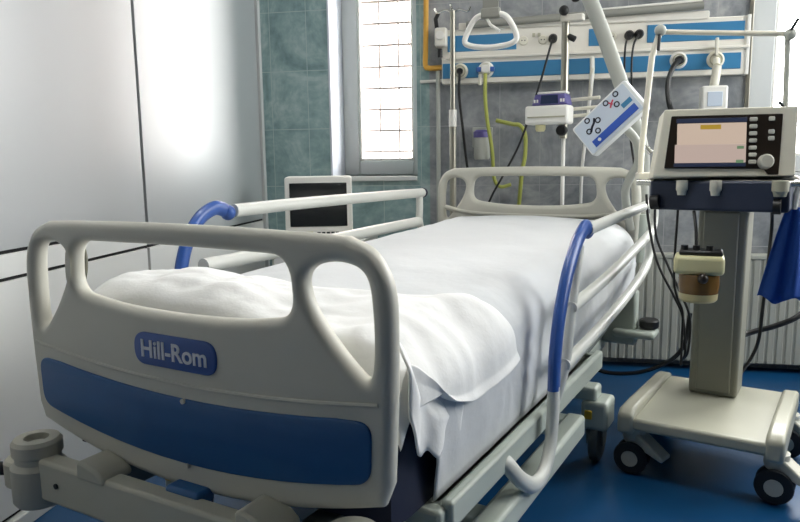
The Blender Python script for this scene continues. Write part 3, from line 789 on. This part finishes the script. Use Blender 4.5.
# ------------------------------------------------------------------ ventilator
VY = -R(22)
vx, vy_ = cos(VY), sin(VY)
def vwd(x, y, z=0): return Vector((x*vx - y*vy_, x*vy_ + y*vx, z))
VC = Vector((-.352, 2.45, 0))
vt = empty('ventilator', vwd(*VC), 'cream medical ventilator with lit screen on a grey wheeled cart', 'ventilator', VY)
def VL(x, y, z): return Vector((x, y, z)) - VC
def vbox(name, a, b, m, bev=.006, seg=3, parent=None): return MB().box(VL(*a), VL(*b)).build(name, m, parent or vt, bevel=bev, seg=seg)
base = MB().box(VL(-.565, 2.205, .165), VL(-.16, 2.74, .205)).build('cart_base', 'cart_top', vt, bevel=.01, seg=3)
for s, xx in ((-1, -.585), (1, -.155)):
    q = MB()
    ol = [(2.20, .15), (2.20, .215), (2.23, .232), (2.34, .232), (2.70, .218), (2.76, .21), (2.76, .15)]
    vs = []
    mtx = Matrix.Translation(VL(xx, 0, 0)) @ Matrix(((0, 1, 0, 0), (1, 0, 0, 0), (0, 0, 1, 0), (0, 0, 0, 1)))
    q.prism(ol, -.026, .026, mtx)
    q.build('side_arm', 'cart_top', base, bevel=.012, seg=3)
for xx, yy in ((-.575, 2.285), (-.155, 2.30), (-.575, 2.68), (-.155, 2.68)):
    c = MB().lathe([(.003, .10), (.03, .10), (.036, .115), (.036, .15), (.003, .15)], VL(xx, yy, 0)).build('caster', 'hub_grey', vt)
    MB().prism([(.0, .10), (.11, .06), (.115, .075), (.03, .135), (.0, .135)], -.03, .03, Matrix.Translation(VL(xx, yy, 0)) @ Matrix.Rotation(R(-12), 4, 'Z')).build('brake_lever', 'hub_grey', c, bevel=.006)
    for k in (-.022, .022):
        MB().lathe([(.008, -.011), (.042, -.011), (.052, -.008), (.055, 0), (.052, .008), (.042, .011), (.008, .011)], VL(xx, yy + k - .02, .0555), 'y', 28).build('wheel', 'rubber', c)
        MB().lathe([(.003, -.013), (.026, -.013), (.028, -.008), (.003, -.008)], VL(xx, yy + k - .02, .0555), 'y', 20).build('hub', 'hub_grey', c)
col = MB().prism([(VL(-.466, 0, 0).x, .205), (VL(-.308, 0, 0).x, .205), (VL(-.302, 0, 0).x, .875), (VL(-.458, 0, 0).x, .875)], VL(0, 2.57, 0).y, VL(0, 2.71, 0).y).build('column', 'column', vt, bevel=.012, seg=3)
vbox('column_rib', (-.44, 2.563, .22), (-.33, 2.572, .85), 'column', .004, 2, col)
shf = vbox('shelf_housing', (-.552, 2.27, .875), (-.165, 2.66, .965), 'shelf_navy', .008)
for xx, wd, m in ((-.455, .034, 'beige'), (-.36, .034, 'beige'), (-.19, .045, 'beige_dark')):
    MB().lathe([(.003, .0), (wd*.36, 0), (wd*.42, .012), (wd*.5, .016), (wd*.5, .045), (.003, .045)], VL(xx, 2.262, .922), n=20).build('connector', m, shf)
MB().tube([VL(-.545, 2.262, .897), VL(-.52, 2.262, .90)], .022, 12).build('connector', 'black', shf)
MB().tube([VL(-.205, 2.262, .893), VL(-.185, 2.262, .893)], .022, 12).build('connector', 'black', shf)
MB().tube([VL(-.60, 2.30, .958), VL(-.14, 2.30, .958)], .010, 12).build('handle_bar', 'chrome', vt)
# monitor, swivelled and tilted back
mc = VL(-.355, 2.335, .972)
MT = Matrix.Translation(mc) @ Matrix.Rotation(R(20), 4, 'Z') @ Matrix.Rotation(R(-7), 4, 'X') @ Matrix.Diagonal((.93, 1, 1, 1))
mon = MB().prism([tuple(p) for p in round_poly([(-.222, 0), (.202, 0), (.206, .203), (-.190, .203)], .006, 4)], -.05, .07, MT).build('monitor', 'beige', vt, bevel=.006, seg=3)
def mbox(name, u0, u1, v0, v1, d, m, dep=.004, bev=.001):
    return MB().box(((u0 - .012)*1.03 - .218, -.05 - d - dep, v0*.97), ((u1 - .012)*1.03 - .218, -.05 - d + .001, v1*.97), MT).build(name, m, mon, bevel=bev, seg=1)
MB().prism([((p.x - .012)*1.03 - .218, p.y*.97) for p in round_poly([(.042, .026), (.330, .022), (.343, .004), (.372, .004), (.380, .187), (.060, .187)], .004, 3)], -.0535, -.049, MT).build('bezel', 'bezel', mon)
mbox('screen', .078, .278, .098, .163, .0035, 'screen_on'); mbox('screen', .072, .278, .042, .098, .0035, 'screen_low')
mbox('title_bar', .075, .279, .165, .178, .0035, 'screen_bar'); mbox('footer_bar', .070, .278, .030, .041, .0035, 'screen_bar')
mbox('alert_label', .145, .205, .144, .158, .0045, 'screen_yellow'); mbox('status_label', .252, .272, .083, .092, .0045, 'screen_green'); mbox('status_label', .250, .272, .040, .050, .0045, 'screen_green')
for i in range(7): mbox('key', .286, .308, .166 - i*.0215, .178 - i*.0215, .0035, 'key', .006, .002)
for v in (.166, .127, .107): mbox('key', .340, .357, v, v + .013, .0035, 'key', .006, .002)
MB().lathe([(.003, -.03), (.017, -.03), (.021, -.026), (.022, 0), (.003, 0)], (0, 0, 0), 'y', 24).build('dial_knob', 'hub_grey', mon).matrix_local = MT @ Matrix.Translation((.112, -.053, .041))
# jointed tube holder
sa = empty('hose_holder', (.42, 2.56, .99), 'thin white jointed arm arching over the ventilator monitor', 'holder arm')
def SA(x, y, z): return Vector((x - .42, y - 2.56, z - .99))
MB().tube([SA(.335, 2.50, .955), SA(.335, 2.5, 1.055), SA(.357, 2.5, 1.363), SA(.379, 2.5, 1.442)], .010, 12).build('left_tube', 'enamel', sa)
MB().tube([SA(.379, 2.5, 1.442), SA(.766, 2.5, 1.418)], .0085, 12).build('cross_tube', 'enamel', sa)
MB().tube([SA(.766, 2.5, 1.418), SA(.774, 2.5, 1.15), SA(.774, 2.5, 1.12)], .009, 12).build('right_tube', 'hose_grey', sa)
for p in ((.379, 2.49, 1.445), (.77, 2.49, 1.415), (.774, 2.5, 1.175)):
    k = MB().sphere(SA(*p), .019).build('joint', 'hose_grey', sa)
MB().tube([SA(.376, 2.48, 1.43), SA(.372, 2.47, 1.38)], .005, 8).build('lever', 'rubber', sa)
MB().tube([SA(.765, 2.48, 1.42), SA(.785, 2.47, 1.46)], .005, 8).build('lever', 'rubber', sa)
MB().tube([SA(.77, 2.48, 1.18), SA(.745, 2.47, 1.205)], .005, 8).build('lever', 'rubber', sa)
MB().box(SA(.325, 2.47, .945), SA(.43, 2.56, .985)).build('clamp', 'enamel', sa, bevel=.006)
# clamp block at the head of the rail
# humidifier
hm = empty('humidifier', (.480, 2.235, .602), 'cream humidifier with amber water jar clamped on the ventilator column', 'humidifier', VY + R(10))
MB().lathe([(.003, 0), (.055, 0), (.062, .008), (.064, .03), (.003, .03)], (0, 0, 0), n=28).build('jar_base', 'amber_pale', hm)
MB().lathe([(.003, .03), (.064, .03), (.068, .06), (.066, .098), (.003, .098)], (0, 0, 0), n=28).build('water_jar', 'amber', hm)
MB().box((-.082, -.06, .098), (.078, .06, .162)).build('head', 'cream', hm, bevel=.014, seg=3)
MB().box((-.066, -.04, .160), (.072, .04, .180)).build('lid', 'black', hm, bevel=.008)
for x in (-.05, -.012, .03): MB().cyl((x, -.02, .178), (x, -.02, .195), .012).build('port', 'black', hm)
MB().sphere((.012, -.062, .088), .018).build('valve_knob', 'bezel', hm)
hm.scale = (.88, .88, .88)
# blue cloth on the cart rail
cl = empty('blue_cloth', (.735, 2.27, .60), 'bright blue cloth hanging from a white hook right of the ventilator', 'cloth', R(-10))
rows = []
for i in range(22):
    t = i/21; z = .285 - .285*t; wd = .018 + .046*t**.8
    rows.append([Vector((-.02*t + .01 + wd*(2*j/18 - 1), .012*sin(j*.75 + t*1.2)*(.35 + t*.8), z + .012*sin(j*.5 + 1)*t*t)) for j in range(19)])
MB().grid(rows).build('fabric', 'cloth_blue', cl, solid=.003, smooth=180)
MB().tube(smooth_path([(.008, 0, .28), (.012, -.004, .32), (.016, -.01, .36), (.0, -.0, .372), (-.02, .03, .368)], 5), .009, 10).build('hook', 'plastic_white', cl)

# loose cables around the ventilator
cable('cart_cable', [(0.587, 2.85, 0.428), (0.569, 2.85, 0.298), (0.512, 2.85, 0.227), (0.408, 2.85, 0.18), (0.292, 2.85, 0.171), (0.225, 2.85, 0.196), (.19, 2.9, .25)], .0085, 'black', 'thick black cable sagging between the bed and the ventilator column', 'cable')
cable('cart_cable', [(.385, 2.70, .90), (0.400, 2.73, 0.80), (0.440, 2.75, 0.643), (0.513, 2.75, 0.499), (0.541, 2.75, 0.43), (0.557, 2.76, 0.30), (.555, 2.80, .25)], .0048, 'black', 'leftmost black cable hanging left of the ventilator column', 'cable')
cable('cart_cable', [(.425, 2.76, .90), (0.436, 2.78, 0.746), (0.485, 2.78, 0.624), (0.532, 2.78, 0.524), (0.572, 2.78, 0.424), (0.574, 2.79, 0.297), (.565, 2.82, .25)], .0048, 'black', 'second black cable hanging left of the ventilator column', 'cable')
cable('cart_cable', [(.49, 2.66, .88), (0.489, 2.68, 0.611), (0.507, 2.70, 0.52), (0.531, 2.71, 0.46), (0.535, 2.72, 0.352), (.54, 2.74, .25)], .0045, 'black', 'thin black cable closest to the ventilator column on its left', 'cable')
cable('cart_cable', [(0.69, 2.60, 0.362), (0.738, 2.72, 0.371), (0.797, 2.75, 0.388), (0.864, 2.75, 0.41), (0.946, 2.76, 0.45), (1.05, 2.85, 0.52), (1.25, 3.2, .60), (1.3, 3.585, .64)], .0105, 'black', 'thick black hose curving right from the ventilator column', 'hose')
cable('cart_cable', [(.76, 2.53, .885), (0.816, 2.7, 0.79), (0.812, 2.7, 0.664), (0.803, 2.7, 0.48), (0.796, 2.7, 0.367), (0.771, 2.7, 0.29), (0.719, 2.66, 0.23), (.69, 2.62, .212)], .006, 'black', 'thin black cable dropping behind the blue cloth to the cart base', 'cable')
cable('cart_cable', [(.465, 2.275, .872), (.466, 2.24, .82), (.466, 2.225, .775)], .005, 'black', 'short black lead from the blue housing down to the humidifier', 'cable')

# ------------------------------------------------------------------ bedside monitor on a cabinet
cb = empty('bedside_cabinet', (-1.02, 3.25, 0), 'grey bedside cabinet under the dark-screened monitor', 'cabinet')
MB().box((-.20, -.20, .04), (.20, .2, .64)).build('carcass', 'cabinet', cb, bevel=.008)
MB().box((-.215, -.215, .64), (.215, .215, .665)).build('top', 'cabinet', cb, bevel=.006)
for z0, z1 in ((.08, .32), (.34, .62)):
    d = MB().box((-.185, -.212, z0), (.185, -.2, z1)).build('drawer', 'panel_white', cb, bevel=.004)
    MB().tube([(-.05, -.225, z1 - .05), (.05, -.225, z1 - .05)], .006, 8).build('handle', 'steel', d)
for x in (-.17, .17):
    for y in (-.17, .17): MB().cyl((x, y, 0), (x, y, .04), .02).build('foot', 'rubber', cb)
pm = empty('patient_monitor', (-1.030, 3.20, .666), 'white-framed patient monitor with dark screen behind the left rail', 'monitor', R(15))
MB().prism([tuple(p) for p in round_poly([(-.160, 0), (.160, 0), (.158, .296), (-.158, .296)], .016, 4)], -.02, .12).build('casing', 'plastic_white', pm, bevel=.006, seg=3)
MB().box((-.136, -.024, .060), (.134, -.017, .266)).build('screen', 'screen_black', pm, bevel=.003)
for i in range(5): MB().box((-.01 + i*.022, -.024, .026), (.006 + i*.022, -.018, .034)).build('key', 'rubber', pm, bevel=.001)
MB().box((-.12, -.024, .026), (-.1, -.018, .036)).build('power_key', 'rubber', pm, bevel=.001)
MB().box((-.07, -.022, .02), (-.03, -.019, .036)).build('badge', 'cream', pm)

# ------------------------------------------------------------------ lights
def ceil_light(x, y, sx, sy, label):
    o = empty('ceiling_light', (x, y, ZC), label, 'ceiling light')
    MB().box((-sx/2 - .03, -sy/2 - .03, -.05), (sx/2 + .03, sy/2 + .03, 0)).build('frame', 'plastic_white', o, bevel=.004)
    MB().box((-sx/2, -sy/2, -.058), (sx/2, sy/2, -.05)).build('diffuser', 'lamp', o)
    return o
ceil_light(.05, 1.75, 1.2, .35, 'white ceiling light panel over the bed')
wd = bpy.data.worlds.new('World'); S.world = wd; wd.use_nodes = True
bg = wd.node_tree.nodes['Background']
bg.inputs['Color'].default_value = (1, .985, .965, 1); bg.inputs['Strength'].default_value = 27.0
def portal(x0, x1, z0, z1, y):
    l = bpy.data.lights.new('window_portal', 'AREA'); l.shape = 'RECTANGLE'; l.size = x1 - x0; l.size_y = z1 - z0
    l.cycles.is_portal = True
    o = bpy.data.objects.new('window_portal', l); COL.objects.link(o); o.location = ((x0+x1)/2, y, (z0+z1)/2); o.rotation_euler = (R(-90), 0, 0)
portal(W1L, W1R, WB, WT, YB + D + .02); portal(W2L, W2R, WB, WT, YB + D + .02)

l = bpy.data.lights.new('window_portal', 'AREA'); l.shape = 'RECTANGLE'; l.size = W3T - W3Z; l.size_y = W3B - W3A; l.cycles.is_portal = True  # sampling portal for the added side-light window
o = bpy.data.objects.new('window_portal', l); COL.objects.link(o); o.location = (XR + .22, (W3A + W3B)/2, (W3Z + W3T)/2); o.rotation_euler = (0, R(90), 0)
# ------------------------------------------------------------------ camera
F, CX, CY = 700.0, 400.0, 261.0
down = Vector((65, 4690, F)).normalized()
hz = -((540 - CX)*down.x + F*down.z)/down.y
fwd_room = Vector((540 - CX, hz, F)).normalized()      # the room's depth axis seen in camera axes (x right, y down, z ahead)
xr = down.cross(fwd_room); upv = -down
# rows give camera axes in room axes
cam_x = Vector((xr.x, fwd_room.x, upv.x)); cam_y = Vector((xr.y, fwd_room.y, upv.y)); cam_z = Vector((xr.z, fwd_room.z, upv.z))
cd = bpy.data.cameras.new('camera'); co = bpy.data.objects.new('camera', cd); COL.objects.link(co)
rot = Matrix((cam_x, -cam_y, -cam_z)).transposed().to_4x4()
co.matrix_world = Matrix.Translation((0, 0, 1.05)) @ rot
cd.sensor_width = 36; cd.lens = F/800*36; cd.clip_start = .02
S.camera = co
vs_ = S.view_settings
vs_.view_transform = 'Standard'; vs_.look = 'None'; vs_.exposure = -.22; vs_.gamma = 1; vs_.use_curve_mapping = False
